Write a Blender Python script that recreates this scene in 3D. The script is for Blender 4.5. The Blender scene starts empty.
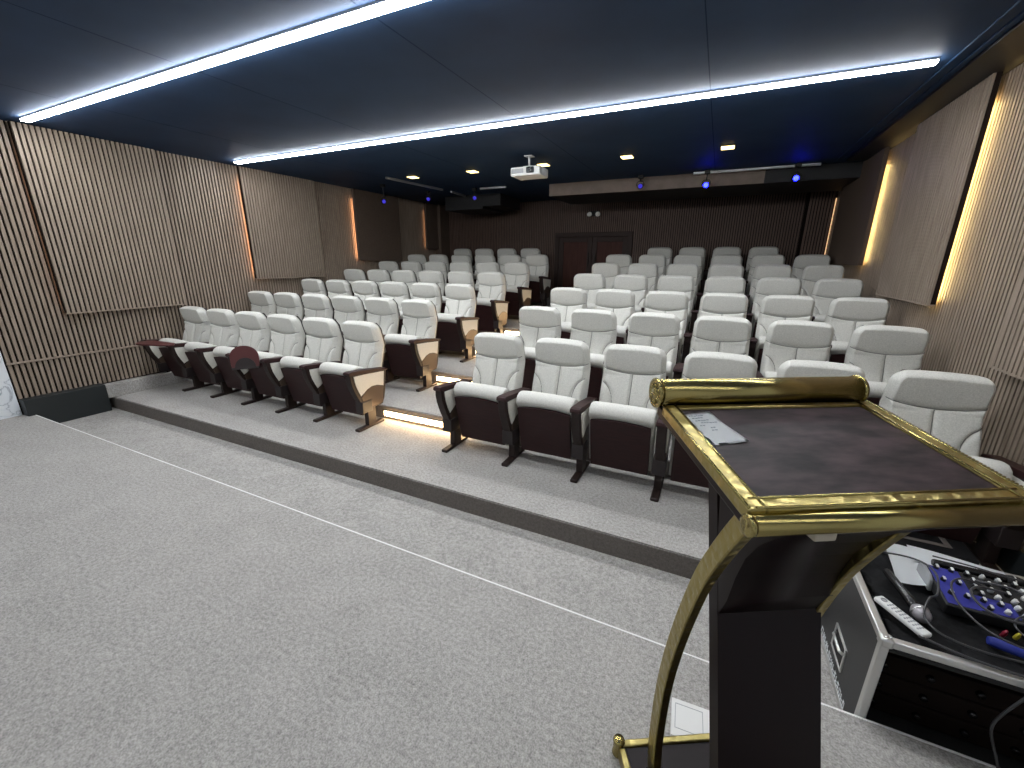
import bpy, bmesh, math, random
from mathutils import Vector, Matrix
random.seed(7)
S = bpy.context.scene
COL = S.collection
pi = math.pi

# ------------------------------------------------------------------ materials
def mat(name, color, rough=0.6, metal=0.0, spec=0.5, emis=None, estr=0.0):
    m = bpy.data.materials.new(name); m.use_nodes = True
    b = m.node_tree.nodes['Principled BSDF']
    b.inputs['Base Color'].default_value = (*color, 1)
    b.inputs['Roughness'].default_value = rough
    b.inputs['Metallic'].default_value = metal
    b.inputs['Specular IOR Level'].default_value = spec
    if emis:
        b.inputs['Emission Color'].default_value = (*emis, 1)
        b.inputs['Emission Strength'].default_value = estr
    return m

def noisy(m, c1, c2, scale=(1, 1, 1), nscale=50.0, detail=4.0, bump=0.0, bdist=0.002, lo=0.35, hi=0.65, rough=None):
    """colour variation and bump from object-space noise"""
    nt = m.node_tree; N = nt.nodes; L = nt.links
    b = N['Principled BSDF']
    tc = N.new('ShaderNodeTexCoord'); mp = N.new('ShaderNodeMapping'); mp.inputs['Scale'].default_value = scale
    L.new(tc.outputs['Object'], mp.inputs['Vector'])
    nz = N.new('ShaderNodeTexNoise'); nz.inputs['Scale'].default_value = nscale; nz.inputs['Detail'].default_value = detail
    L.new(mp.outputs['Vector'], nz.inputs['Vector'])
    cr = N.new('ShaderNodeValToRGB')
    cr.color_ramp.elements[0].position = lo; cr.color_ramp.elements[0].color = (*c1, 1)
    cr.color_ramp.elements[1].position = hi; cr.color_ramp.elements[1].color = (*c2, 1)
    L.new(nz.outputs['Fac'], cr.inputs['Fac']); L.new(cr.outputs['Color'], b.inputs['Base Color'])
    if bump:
        bp = N.new('ShaderNodeBump'); bp.inputs['Strength'].default_value = bump; bp.inputs['Distance'].default_value = bdist
        L.new(nz.outputs['Fac'], bp.inputs['Height']); L.new(bp.outputs['Normal'], b.inputs['Normal'])
    return m

def carpet(name, c, var=0.25):
    m = mat(name, c, 0.95, spec=0.15)
    nt = m.node_tree; N = nt.nodes; L = nt.links; b = N['Principled BSDF']
    tc = N.new('ShaderNodeTexCoord')
    n1 = N.new('ShaderNodeTexNoise'); n1.inputs['Scale'].default_value = 170; n1.inputs['Detail'].default_value = 3
    n2 = N.new('ShaderNodeTexNoise'); n2.inputs['Scale'].default_value = 4.5; n2.inputs['Detail'].default_value = 7
    n2.inputs['Roughness'].default_value = 0.65
    n3 = N.new('ShaderNodeTexNoise'); n3.inputs['Scale'].default_value = 60; n3.inputs['Detail'].default_value = 5
    for n in (n1, n2, n3): L.new(tc.outputs['Object'], n.inputs['Vector'])
    def math_(op, a, bb):
        x = N.new('ShaderNodeMath'); x.operation = op
        for i, v in enumerate((a, bb)):
            if isinstance(v, (int, float)): x.inputs[i].default_value = v
            else: L.new(v, x.inputs[i])
        return x.outputs[0]
    s = math_('ADD', math_('MULTIPLY', n1.outputs['Fac'], 0.55), math_('ADD', math_('MULTIPLY', n2.outputs['Fac'], 0.16), math_('MULTIPLY', n3.outputs['Fac'], 0.45)))
    cr = N.new('ShaderNodeValToRGB')
    cr.color_ramp.elements[0].position = 0.38; cr.color_ramp.elements[1].position = 0.78
    cr.color_ramp.elements[0].color = (*[x * (1 - var) for x in c], 1)
    cr.color_ramp.elements[1].color = (*[min(1, x * (1 + var)) for x in c], 1)
    L.new(s, cr.inputs['Fac']); L.new(cr.outputs['Color'], b.inputs['Base Color'])
    bp = N.new('ShaderNodeBump'); bp.inputs['Strength'].default_value = 0.6; bp.inputs['Distance'].default_value = 0.004
    L.new(s, bp.inputs['Height']); L.new(bp.outputs['Normal'], b.inputs['Normal'])
    return m

M = {}
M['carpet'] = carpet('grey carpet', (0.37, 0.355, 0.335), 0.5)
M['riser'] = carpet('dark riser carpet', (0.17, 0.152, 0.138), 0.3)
M['fabric'] = noisy(mat('cream fabric', (0.62, 0.61, 0.565), 0.9, spec=0.15), (0.55, 0.545, 0.505), (0.68, 0.672, 0.625), nscale=160, bump=0.25, bdist=0.001)
M['shadeline'] = mat('grey seam shade', (0.20, 0.20, 0.185), 0.9, spec=0.1)  # grey tone stands in for the shade inside the seam grooves
M['inset'] = noisy(mat('cream inset fabric', (0.62, 0.60, 0.54), 0.9, spec=0.2), (0.58, 0.56, 0.50), (0.66, 0.64, 0.58), nscale=160, bump=0.2, bdist=0.001)
M['wood'] = noisy(mat('dark mahogany', (0.03, 0.01, 0.01), 0.5, spec=0.3), (0.020, 0.0065, 0.007), (0.032, 0.010, 0.010), scale=(1, 1, 9), nscale=14, bump=0.03)
M['shell'] = mat('dark plastic shell', (0.018, 0.012, 0.012), 0.5)
M['bronze'] = mat('dark bronze paint', (0.022, 0.013, 0.011), 0.5, metal=0.1, spec=.35)
M['arch'] = mat('bronze end cover', (0.075, 0.05, 0.035), 0.42, metal=0.3)
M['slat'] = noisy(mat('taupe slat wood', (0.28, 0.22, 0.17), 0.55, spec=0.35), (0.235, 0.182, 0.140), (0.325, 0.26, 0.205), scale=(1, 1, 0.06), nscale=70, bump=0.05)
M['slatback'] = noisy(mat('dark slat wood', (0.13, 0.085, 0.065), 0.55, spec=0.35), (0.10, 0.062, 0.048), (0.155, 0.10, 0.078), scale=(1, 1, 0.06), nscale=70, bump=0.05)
M['felt'] = mat('black felt', (0.016, 0.011, 0.009), 0.95, spec=0.1)
M['paneldark'] = noisy(mat('brown panel cloth', (0.11, 0.08, 0.062), 0.85, spec=0.2), (0.095, 0.068, 0.052), (0.13, 0.094, 0.072), nscale=90, bump=0.1)
M['plinth'] = mat('black painted plinth', (0.012, 0.016, 0.017), 0.5)
M['ceiling'] = noisy(mat('navy ceiling paint', (0.018, 0.040, 0.085), 0.65, spec=0.12), (0.016, 0.036, 0.077), (0.020, 0.044, 0.093), nscale=2.2)
M['seam'] = mat('ceiling seam', (0.012, 0.024, 0.05), 0.9, spec=.05)
M['black'] = mat('matt black', (0.008, 0.008, 0.009), 0.6)
M['blackgloss'] = mat('gloss black', (0.01, 0.01, 0.011), 0.25)
M['trimmetal'] = mat('aluminium', (0.72, 0.72, 0.70), 0.35, metal=0.9)
M['whitetrim'] = mat('pale edge trim', (0.80, 0.80, 0.78), 0.5)
M['steel'] = mat('steel track', (0.55, 0.56, 0.58), 0.4, metal=0.8)
M['whiteplastic'] = mat('white plastic', (0.75, 0.75, 0.73), 0.4)
M['greyplastic'] = mat('grey plastic', (0.35, 0.36, 0.37), 0.5)
M['paper'] = mat('white paper', (0.90, 0.92, 0.93), 0.8, spec=0.2)
M['ink'] = mat('grey ink', (0.33, 0.36, 0.42), 0.8)
M['strip'] = mat('cool led diffuser', (0.9, 0.9, 0.9), 0.5, emis=(0.95, 0.975, 1.0), estr=68)
M['stripfill'] = mat('added fill diffuser', (0.9, 0.9, 0.9), 0.5, emis=(0.95, 0.975, 1.0), estr=24)  # glow of the strip added behind the camera
M['warm'] = mat('warm led', (0.9, 0.8, 0.6), 0.5, emis=(1.0, 0.70, 0.27), estr=60)
M['amber'] = mat('amber led', (0.9, 0.7, 0.5), 0.5, emis=(1.0, 0.50, 0.24), estr=26)
M['amberdim'] = mat('dim amber led', (0.9, 0.7, 0.5), 0.5, emis=(1.0, 0.50, 0.24), estr=5)
M['amberfaint'] = mat('faint amber led', (0.9, 0.7, 0.5), 0.5, emis=(1.0, 0.58, 0.28), estr=0.8)
M['step'] = mat('step light diffuser', (0.9, 0.85, 0.7), 0.5, emis=(1.0, 0.66, 0.33), estr=36)
M['down'] = mat('downlight lens', (0.9, 0.85, 0.7), 0.5, emis=(1.0, 0.74, 0.27), estr=4.5)
M['blue'] = mat('blue beam lens', (0.1, 0.1, 0.9), 0.3, emis=(0.004, 0.006, 1.0), estr=55)
M['bluedim'] = mat('dim blue lens', (0.05, 0.04, 0.5), 0.3, emis=(0.06, 0.04, 0.9), estr=0.45)
M['lens'] = mat('glass lens', (0.02, 0.025, 0.03), 0.12)
M['whitelamp'] = mat('frosted lamp', (0.85, 0.82, 0.76), 0.4)
M['door'] = noisy(mat('brown door', (0.05, 0.022, 0.018), 0.6, spec=.2), (0.055, 0.020, 0.015), (0.075, 0.029, 0.021), scale=(1, 1, .1), nscale=30)
M['doorframe'] = mat('dark door frame', (0.035, 0.020, 0.016), 0.6, spec=.3)
M['beam'] = noisy(mat('brown bulkhead', (0.20, 0.155, 0.125), 0.7), (0.18, 0.14, 0.11), (0.22, 0.17, 0.14), nscale=9)  # tone of the bulkhead's lit front, light included in the colour
M['tablet'] = mat('maroon laminate', (0.085, 0.022, 0.022), 0.35)
M['leccol'] = mat('aubergine lacquer', (0.007, 0.0025, 0.003), 0.42, spec=.22)
M['leather'] = noisy(mat('aubergine leather top', (0.03, 0.02, 0.026), 0.5, spec=0.2), (0.005, 0.002, 0.003), (0.048, 0.028, 0.033), scale=(1.0, 2.4, 1), nscale=11, detail=8, bump=0.3, bdist=0.003)
M['lam'] = noisy(mat('dark grey laminate', (0.055, 0.055, 0.055), 0.5), (0.026, 0.026, 0.026), (0.036, 0.036, 0.036), nscale=200)
M['bluepanel'] = mat('blue mixer panel', (0.035, 0.04, 0.30), 0.45)
M['bluerubber'] = mat('blue rubber', (0.02, 0.035, 0.28), 0.5)
M['red'] = mat('red plug', (0.28, 0.02, 0.04), 0.4)
M['yellow'] = mat('yellow plug', (0.6, 0.5, 0.05), 0.4)
M['green'] = mat('green plug', (0.03, 0.16, 0.10), 0.4)
M['cable'] = mat('black cable rubber', (0.045, 0.045, 0.048), 0.4)
M['micgrille'] = mat('mic grille', (0.38, 0.36, 0.38), 0.5, metal=0.4)
M['cloth'] = noisy(mat('black cloth', (0.012, 0.012, 0.014), 0.9), (0.008, 0.008, 0.009), (0.02, 0.02, 0.022), nscale=40, bump=0.4, bdist=0.01)
M['greyframe'] = mat('grey frame paint', (0.20, 0.175, 0.16), 0.6)

def brass(name, rough, engr=0.0, scale=60):
    m = mat(name, (0.36, 0.295, 0.115), rough, metal=1.0)
    if engr:
        nt = m.node_tree; N = nt.nodes; L = nt.links; b = N['Principled BSDF']
        tc = N.new('ShaderNodeTexCoord')
        v = N.new('ShaderNodeTexVoronoi'); v.inputs['Scale'].default_value = scale; v.feature = 'SMOOTH_F1'
        n = N.new('ShaderNodeTexNoise'); n.inputs['Scale'].default_value = scale * .6; n.inputs['Detail'].default_value = 4
        L.new(tc.outputs['Object'], n.inputs['Vector'])
        mx = N.new('ShaderNodeVectorMath'); mx.operation = 'MULTIPLY_ADD'
        mx.inputs[1].default_value = (0.03, 0.03, 0.03)
        L.new(n.outputs['Color'], mx.inputs[0]); L.new(tc.outputs['Object'], mx.inputs[2])
        L.new(mx.outputs[0], v.inputs['Vector'])
        bp = N.new('ShaderNodeBump'); bp.inputs['Strength'].default_value = engr; bp.inputs['Distance'].default_value = 0.004
        L.new(v.outputs['Distance'], bp.inputs['Height']); L.new(bp.outputs['Normal'], b.inputs['Normal'])
    return m
M['brass'] = brass('polished brass', 0.26)
M['brasseng'] = brass('engraved brass', 0.3, 1.0, 48)
M['brasscap'] = brass('embossed brass cap', 0.2, 1.0, 70)

def marble(name):
    m = mat(name, (0.8, 0.83, 0.86), 0.25)
    nt = m.node_tree; N = nt.nodes; L = nt.links; b = N['Principled BSDF']
    tc = N.new('ShaderNodeTexCoord')
    n = N.new('ShaderNodeTexNoise'); n.inputs['Scale'].default_value = 2.6; n.inputs['Detail'].default_value = 7; n.inputs['Distortion'].default_value = 1.4
    L.new(tc.outputs['Object'], n.inputs['Vector'])
    cr = N.new('ShaderNodeValToRGB'); e = cr.color_ramp.elements
    e[0].position = 0.44; e[0].color = (0.78, 0.82, 0.86, 1)
    e[1].position = 0.56; e[1].color = (0.80, 0.83, 0.86, 1)
    k = e.new(0.5); k.color = (0.38, 0.42, 0.47, 1)
    k = e.new(0.487); k.color = (0.74, 0.78, 0.82, 1)
    k = e.new(0.513); k.color = (0.74, 0.78, 0.82, 1)
    L.new(n.outputs['Fac'], cr.inputs['Fac']); L.new(cr.outputs['Color'], b.inputs['Base Color'])
    return m
M['marble'] = marble('white marble')

# ------------------------------------------------------------------ mesh helpers
class MB:
    def __init__(s): s.bm = bmesh.new(); s.mats = []
    def mi(s, m):
        if m is None: return 0
        if m not in s.mats: s.mats.append(m)
        return s.mats.index(m)
    def face(s, vs, m=None, smooth=False):
        try: f = s.bm.faces.new(vs)
        except ValueError: return None
        f.material_index = s.mi(m); f.smooth = smooth
        return f
    def box(s, x0, x1, y0, y1, z0, z1, m=None, bev=0.0, T=None, seg=2):
        v = [s.bm.verts.new((x, y, z)) for z in (z0, z1) for y in (y0, y1) for x in (x0, x1)]
        fs = [s.face([v[i] for i in q], m) for q in ((0, 2, 3, 1), (4, 5, 7, 6), (0, 1, 5, 4), (2, 6, 7, 3), (0, 4, 6, 2), (1, 3, 7, 5))]
        if bev:
            es = set(e for f in fs for e in f.edges)
            r = bmesh.ops.bevel(s.bm, geom=list(es), offset=bev, segments=seg, affect='EDGES', profile=0.5)
            v = list({x for f in r['faces'] for x in f.verts} | {x for x in v if x.is_valid})
            for f in r['faces']: f.material_index = s.mi(m); f.smooth = True
        if T is not None:
            for x in v: x.co = T @ x.co
        return v
    def prism(s, poly, axis, a0, a1, m=None, T=None, smooth=False, bev=0.0):
        """poly: 2D points; axis 0: poly=(y,z) extruded in x; 1: (x,z) in y; 2: (x,y) in z"""
        def P(p, a):
            if axis == 0: return Vector((a, p[0], p[1]))
            if axis == 1: return Vector((p[0], a, p[1]))
            return Vector((p[0], p[1], a))
        A = [s.bm.verts.new(P(p, a0)) for p in poly]; B = [s.bm.verts.new(P(p, a1)) for p in poly]
        n = len(poly)
        f1 = s.face(A, m); f2 = s.face(B[::-1], m)
        sd = [s.face([A[i], B[i], B[(i + 1) % n], A[(i + 1) % n]], m, smooth) for i in range(n)]
        vs = A + B
        if bev:
            es = list(set(list(f1.edges) + list(f2.edges)))
            r = bmesh.ops.bevel(s.bm, geom=es, offset=bev, segments=2, affect='EDGES', profile=0.5)
            for f in r['faces']: f.material_index = s.mi(m); f.smooth = True
            vs = list({x for f in r['faces'] for x in f.verts} | {x for x in vs if x.is_valid})
        if T is not None:
            for x in vs: x.co = T @ x.co
        return vs
    def tube(s, pts, r, m=None, n=10, cap=True, closed=False):
        pts = [Vector(p) for p in pts]; rings = []; N = len(pts)
        up = Vector((0, 0, 1)); prev = None
        for i, p in enumerate(pts):
            if closed: t = pts[(i + 1) % N] - pts[i - 1]
            else: t = pts[min(i + 1, N - 1)] - pts[max(i - 1, 0)]
            t.normalize()
            if prev is None:
                a = up.cross(t)
                if a.length < 1e-3: a = Vector((1, 0, 0)).cross(t)
            else: a = prev - t * prev.dot(t)
            a.normalize(); prev = a; b = t.cross(a)
            rr = r[i] if isinstance(r, (list, tuple)) else r
            rings.append([s.bm.verts.new(p + (a * math.cos(2 * pi * k / n) + b * math.sin(2 * pi * k / n)) * rr) for k in range(n)])
        for i in range(N if closed else N - 1):
            A, B = rings[i], rings[(i + 1) % N]
            for k in range(n): s.face([A[k], A[(k + 1) % n], B[(k + 1) % n], B[k]], m, True)
        if cap and not closed:
            s.face(rings[0][::-1], m); s.face(rings[-1], m)
    def lathe(s, prof, m=None, n=24, T=None):
        """prof (r,z) rotated about z"""
        rings = []
        for r, z in prof:
            rings.append([s.bm.verts.new((r * math.cos(2 * pi * k / n), r * math.sin(2 * pi * k / n), z)) for k in range(n)])
        for A, B in zip(rings, rings[1:]):
            for k in range(n): s.face([A[k], A[(k + 1) % n], B[(k + 1) % n], B[k]], m, True)
        s.face(rings[0][::-1], m); s.face(rings[-1], m)
        if T is not None:
            for R in rings:
                for v in R: v.co = T @ v.co
    def build(s, name, m=None, parent=None, auto=None):
        bmesh.ops.recalc_face_normals(s.bm, faces=s.bm.faces[:])
        me = bpy.data.meshes.new(name); s.bm.to_mesh(me); s.bm.free()
        if s.mats:
            for x in s.mats: me.materials.append(x)
        elif m: me.materials.append(m)
        o = bpy.data.objects.new(name, me); COL.objects.link(o)
        if parent is not None: o.parent = parent
        return o

def tag(o, label, cat, group=None):
    o['label'] = label; o['category'] = cat
    if group: o['group'] = group
    return o
def thing(name, label, cat, loc=(0, 0, 0), rz=0.0, group=None):
    o = bpy.data.objects.new(name, None); COL.objects.link(o)
    o.empty_display_size = 0.1
    o.location = loc; o.rotation_euler = (0, 0, rz)
    return tag(o, label, cat, group)
def struct(o):
    o['kind'] = 'structure'; return o
def copy_tree(o, parent=None):
    c = o.copy(); COL.objects.link(c)
    if parent is not None: c.parent = parent
    for ch in list(o.children): copy_tree(ch, c)
    return c

# ------------------------------------------------------------------ layout constants
XL, XR = -4.25, 3.38        # side walls
YB = 5.9                    # back wall
H = 2.72                    # ceiling
PITCH, ROW, RISE = 0.55, 0.892, 0.134
XLB, XRB = -1.21, 0.29      # aisle seats of the two blocks
TIER0 = -0.915              # front edge of the first tier
RIS = -0.06                 # riser of the second tier
STAGE_Y, PIT_Z = -1.545, -0.14
YF = -5.2                   # stage back wall

# ------------------------------------------------------------------ floor and tiers
b = MB(); b.box(XL - .1, XR + .1, YF, STAGE_Y, -0.3, 0.0); struct(b.build('floor', M['carpet']))
b = MB(); b.box(XL - .1, XR + .1, STAGE_Y, TIER0, -0.3, PIT_Z); struct(b.build('floor_pit', M['carpet']))
b = MB(); b.box(XL - .05, XR, STAGE_Y - .006, STAGE_Y + .002, -0.02, 0.002); struct(b.build('trim_1', M['whitetrim']))
tiers = []
for k in range(7):
    y0 = TIER0 if k == 0 else RIS + ROW * (k - 1)
    y1 = RIS + ROW * k if k < 6 else YB
    z = RISE * k
    b = MB()
    if k < 6:
        b.box(XL - .1, XR + .1, y0 + .006, y1 + .01, -0.3, z, M['carpet'])
    else:   # rear tier leaves the landing in front of the door at the level of the sixth
        b.box(XL - .1, -1.45, y0 + .006, y1, -0.3, z, M['carpet'])
        b.box(0.30, XR + .1, y0 + .006, y1, -0.3, z, M['carpet'])
        b.box(-1.45, 0.30, y0 + .006, y1, -0.3, z - RISE, M['carpet'])
    struct(b.build('floor_tier', None))
    # fascia of the riser
    zb = PIT_Z if k == 0 else z - RISE
    b = MB()
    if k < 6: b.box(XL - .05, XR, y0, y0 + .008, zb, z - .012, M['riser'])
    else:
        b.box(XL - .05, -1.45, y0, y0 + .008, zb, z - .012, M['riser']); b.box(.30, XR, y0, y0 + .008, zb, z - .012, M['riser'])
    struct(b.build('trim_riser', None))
# carpeted ledge along the left wall beside the front row, black plinth before it
b = MB(); b.box(XL - .02, XL + .10, TIER0 - .055, RIS, 0.0, 0.146, bev=.006); struct(b.build('baseboard_ledge', M['carpet']))
b = MB(); b.box(XL - .05, XL + .11, STAGE_Y - .05, TIER0 - .05, PIT_Z, 0.165, bev=.004); struct(b.build('baseboard_left', M['plinth']))

# ------------------------------------------------------------------ walls
PW = 0.041
def slats(b, axis, fixed, a0, a1, z0, z1, sgn, m, w=0.0255, d=0.014, pitch=PW):
    """vertical slats on a plane; axis 'y': plane x=fixed running along y, normal sgn*x ; axis 'x': plane y=fixed"""
    n = int(round((a1 - a0) / pitch)); p = (a1 - a0) / n
    for i in range(n):
        c = a0 + (i + .5) * p; q = fixed + sgn * d
        lo, hi = min(fixed, q), max(fixed, q)
        zt = z1(c) if callable(z1) else z1
        zb = z0(c) if callable(z0) else z0
        if axis == 'y': b.box(lo, hi, c - w / 2, c + w / 2, zb, zt, m)
        else: b.box(c - w / 2, c + w / 2, lo, hi, zb, zt, m)

# left wall: slatted part, marble part towards the stage
b = MB()
b.box(XL - .12, XL - .014, -1.60, YB + .1, -0.3, H + .1, M['felt'])
slats(b, 'y', XL - .014, -1.60, YB - .02, lambda y: 0.16 if y < RIS else max(0.16, RISE * (1 + int((y - RIS) / ROW))), H, 1, M['slat'])
struct(b.build('wall_left', None))
b = MB(); b.box(XL - .14, XL - .01, YF, -1.605, -0.3, H + .1); struct(b.build('wall_left_marble', M['marble']))
# right wall
b = MB()
b.box(XR + .014, XR + .12, -2.2, YB + .1, -0.3, H + .1, M['felt'])
slats(b, 'y', XR + .014, -2.2, YB - .02, lambda y: 0.0 if y < RIS else RISE * (1 + int((y - RIS) / ROW)), H, -1, M['slat'], pitch=.040, w=.026)
struct(b.build('wall_right', None))
b = MB(); b.box(XR + .0, XR + .12, YF, -2.205, -0.3, H + .1); struct(b.build('wall_right_marble', M['marble']))
# back wall
DX0, DX1, DZ0, DZ1 = -1.383, 0.235, 0.669, 2.065
b = MB()
b.box(XL - .1, XR + .1, YB + .014, YB + .12, -0.3, H + .1, M['felt'])
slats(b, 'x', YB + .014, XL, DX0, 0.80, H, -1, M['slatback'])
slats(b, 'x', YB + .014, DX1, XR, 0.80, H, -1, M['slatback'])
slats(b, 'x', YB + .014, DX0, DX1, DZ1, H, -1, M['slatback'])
struct(b.build('wall_back', None))
b = MB(); b.box(XL - .1, XR + .1, YF - .1, YF, -0.3, H + .1); struct(b.build('wall_front', M['marble']))
b = MB(); b.box(XR - .010, XR + .05, TIER0, RIS, 0.0, 0.165, bev=.003); struct(b.build('baseboard_right', M['plinth']))
# horizontal rail across the slats at the front of the left wall
b = MB(); b.box(XL, XL + .02, -1.60, -0.30, 0.510, 0.530, bev=.003)
tag(b.build('wall_rail', M['slat']), 'thin taupe wooden rail running level across the slats of the left wall', 'rail')

# raised slat panels with light behind the near edge
def wall_panel(side, y0, y1, z0, label, dark=False, em=None, yl=None):
    x = XL if side == 'l' else XR; s = 1 if side == 'l' else -1
    root = thing('wall_panel', label, 'wall panel', (x, y0, z0), 0, 'raised slat panels on the side walls')
    th = 0.085 if side == 'l' else 0.078; gap = 0.036; Ht = H - z0 - .01
    b = MB()
    L = y1 - y0
    b.box(*sorted((s * gap, s * (th - .014))), 0, L, 0, Ht, M['felt'] if not dark else M['paneldark'], bev=0)
    if dark: b.box(*sorted((s * (th - .014), s * th)), 0, L, 0, Ht, M['paneldark'])
    else: slats(b, 'y', s * (th - .014), 0, L, 0, Ht, s, M['slat'] , pitch=.041 if side == 'l' else .040, w=.0255 if side == 'l' else .027)
    b.box(*sorted((s * gap, s * th)), 0, L, -.012, 0, M['slat'] if not dark else M['paneldark'])
    b.build('panel_board', None, root)
    b = MB()
    yl = yl or (.055 if side == 'l' else .075)
    b.box(*sorted((s * (gap - .012), s * (gap + .001))), yl, yl + .014, .03, Ht - .16, None)
    b.build('light_strip', em or (M['amber'] if side == 'l' else M['warm']), root)
    return root
PAN = [(-1.10, 0.03, 0.965), (1.00, 2.20, 1.24), (3.03, 4.22, 1.50), (5.12, 5.86, 1.75)]
LN = ['slatted left wall panel nearest the stage, above the dark plinth', 'slatted left wall panel behind the second, third and fourth rows', 'brown left wall panel with bright light along its near edge', 'narrow brown left wall panel in the rear corner']
for i, (y0, y1, z0) in enumerate(PAN): wall_panel('l', y0, y1, z0, LN[i], dark=i > 1, em=(M['amberdim'], M['amber'], M['amber'], M['amberdim'])[i], yl=(.06, .045, .03, .03)[i])
RN = ['slatted right wall panel level with the front row', 'large slatted right wall panel with glowing near edge', 'dark right wall panel behind the wide golden glow', 'narrow dark right wall panel in the rear corner']
PANR = [(-0.92, 0.20, 0.965), (1.18, 2.40, 1.215), (3.25, 4.95, 1.49)]
for i, (y0, y1, z0) in enumerate(PANR): wall_panel('r', y0, y1, z0, RN[i], dark=i > 1)
# slatted pilaster in the rear right corner
b = MB(); b.box(3.02, XR, 5.56, YB, .80, H, M['felt']); slats(b, 'x', 5.56, 3.02, XR - .03, .80, H, -1, M['slatback'])
b.box(3.02, 3.034, 5.545, 5.56, .8, H, M['slatback'])
root = thing('corner_pilaster', 'slatted pilaster in the rear right corner with a light down its edge', 'pilaster', (0, 0, 0))
b.build('pilaster_board', None, root)
b = MB(); b.box(XR - .022, XR - .010, 5.535, 5.55, 1.55, H - .25); b.build('light_strip', M['amberfaint'], root)
# left rear corner column
b = MB(); b.box(XL, XL + .16, 5.55, YB, .80, H); struct(b.build('trim_2', M['paneldark']))

# ------------------------------------------------------------------ door in the back wall
d = bpy.data.objects.new('door_1', None); COL.objects.link(d); d['kind'] = 'structure'
b = MB(); b.box(DX0, DX0 + .09, YB - .05, YB + .02, DZ0, DZ1, bev=.008); b.box(DX1 - .09, DX1, YB - .05, YB + .02, DZ0, DZ1, bev=.008); b.box(DX0 + .001, DX1 - .001, YB - .052, YB + .02, DZ1 - .09, DZ1, bev=.008)
b.build('door_frame', M['doorframe'], d)
xm = (DX0 + DX1) / 2
for (a0, a1, hx) in ((DX0 + .09, xm - .003, xm - .07), (xm + .003, DX1 - .09, xm + .07)):
    b = MB(); zt = DZ1 - .09
    b.box(a0, a1, YB - .005, YB + .012, DZ0, zt, M['door'])
    for q in ((a0, a0 + .10), (a1 - .10, a1)): b.box(q[0], q[1], YB - .028, YB - .003, DZ0, zt, M['doorframe'], bev=.006)
    for q in ((zt - .10, zt), (DZ0, DZ0 + .12)): b.box(a0 + .1, a1 - .1, YB - .028, YB - .003, q[0], q[1], M['doorframe'], bev=.006)
    lf = b.build('door_leaf', None, d)
    b = MB(); b.box(hx - .012, hx + .012, YB - .07, YB - .03, DZ0 + .75, DZ0 + 1.0, bev=.005); b.build('door_handle', M['bronze'], lf)

# ------------------------------------------------------------------ ceiling
b = MB(); b.box(XL - .1, XR + .1, YF - .1, YB + .1, H, H + .12); struct(b.build('ceiling', M['ceiling']))
b = MB()
for x in (-3.02, -1.47, 0.08, 1.63): b.box(x - .003, x + .003, YF, 4.0, H - .0004, H + .002, M['seam'])
struct(b.build('trim_ceiling_seams', None))
b = MB()
for x in (2.99, 3.06): b.box(x - .008, x + .008, -3.0, 3.9, H - .012, H + .002, M['ceiling'])
b.box(3.10, XR, YF, 3.9, H - .02, H + .002, M['black'])
struct(b.build('trim_cornice', None))
def strip_light(y, x0, x1, label, m='strip'):
    r = thing('ceiling_strip_light', label, 'ceiling light', ((x0 + x1) / 2, y, H), 0, 'linear ceiling lights')
    hx = (x1 - x0) / 2
    b = MB(); b.box(-hx - .004, hx + .004, -.0295, .0295, -.014, 0.001, bev=.002); b.build('housing', M['greyplastic'], r)
    b = MB(); b.box(-hx, hx, -.030, .030, -.030, -.0135, bev=.005); b.build('diffuser', M[m], r)
strip_light(-1.06, -3.97, 2.95, 'long white linear ceiling light over the stage edge, nearer the camera')
strip_light(0.83, -3.95, 2.90, 'long white linear ceiling light crossing above the front seat rows')
strip_light(-3.45, -4.0, 2.95, 'added unseen linear ceiling light over the back of the stage', 'stripfill')  # unseen strip, added to light the foreground floor
for i, x in enumerate((-2.51, -1.465, -0.39, 0.685, 1.77)):
    n = ['leftmost warm downlight in the row on the ceiling', 'second warm downlight from the left on the ceiling', 'warm ceiling downlight just behind the projector', 'warm ceiling downlight between the projector and the blue lamps', 'rightmost warm downlight in the row on the ceiling'][i]
    r = thing('downlight', n, 'downlight', (x, 2.6, H), 0, 'warm ceiling downlights')
    b = MB(); b.box(-.075, .075, -.075, .075, -.010, .001, bev=.004); b.build('bezel', M['black'], r)
    b = MB(); b.box(-.066, .066, -.066, .066, -.020, -.009, bev=.005); b.build('lamp_lens', M['down'], r)
# bulkheads hanging from the rear ceiling
b = MB(); b.box(-0.86, XR, 4.075, 5.25, 2.535, H + .01, M['black']); b.box(-0.86, 2.25, 4.06, 4.075, 2.535, H + .01, M['beam']); b.box(2.25, XR, 4.06, 4.075, 2.535, H + .01, M['black']); struct(b.build('ceiling_bulkhead', None))  # lit front coloured brown; shade on underside and right end painted black
r = thing('air_duct', 'black stepped duct under the ceiling in the rear left corner', 'duct', (0, 0, 0))
b = MB(); b.box(-3.30, -2.43, 4.6, 5.5, 2.46, H + .01, bev=.006); b.build('wide_section', M['black'], r)
b = MB(); b.box(-2.431, -2.05, 4.6, 5.5, 2.505, H + .01, bev=.006); b.build('narrow_section', M['black'], r)

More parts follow.
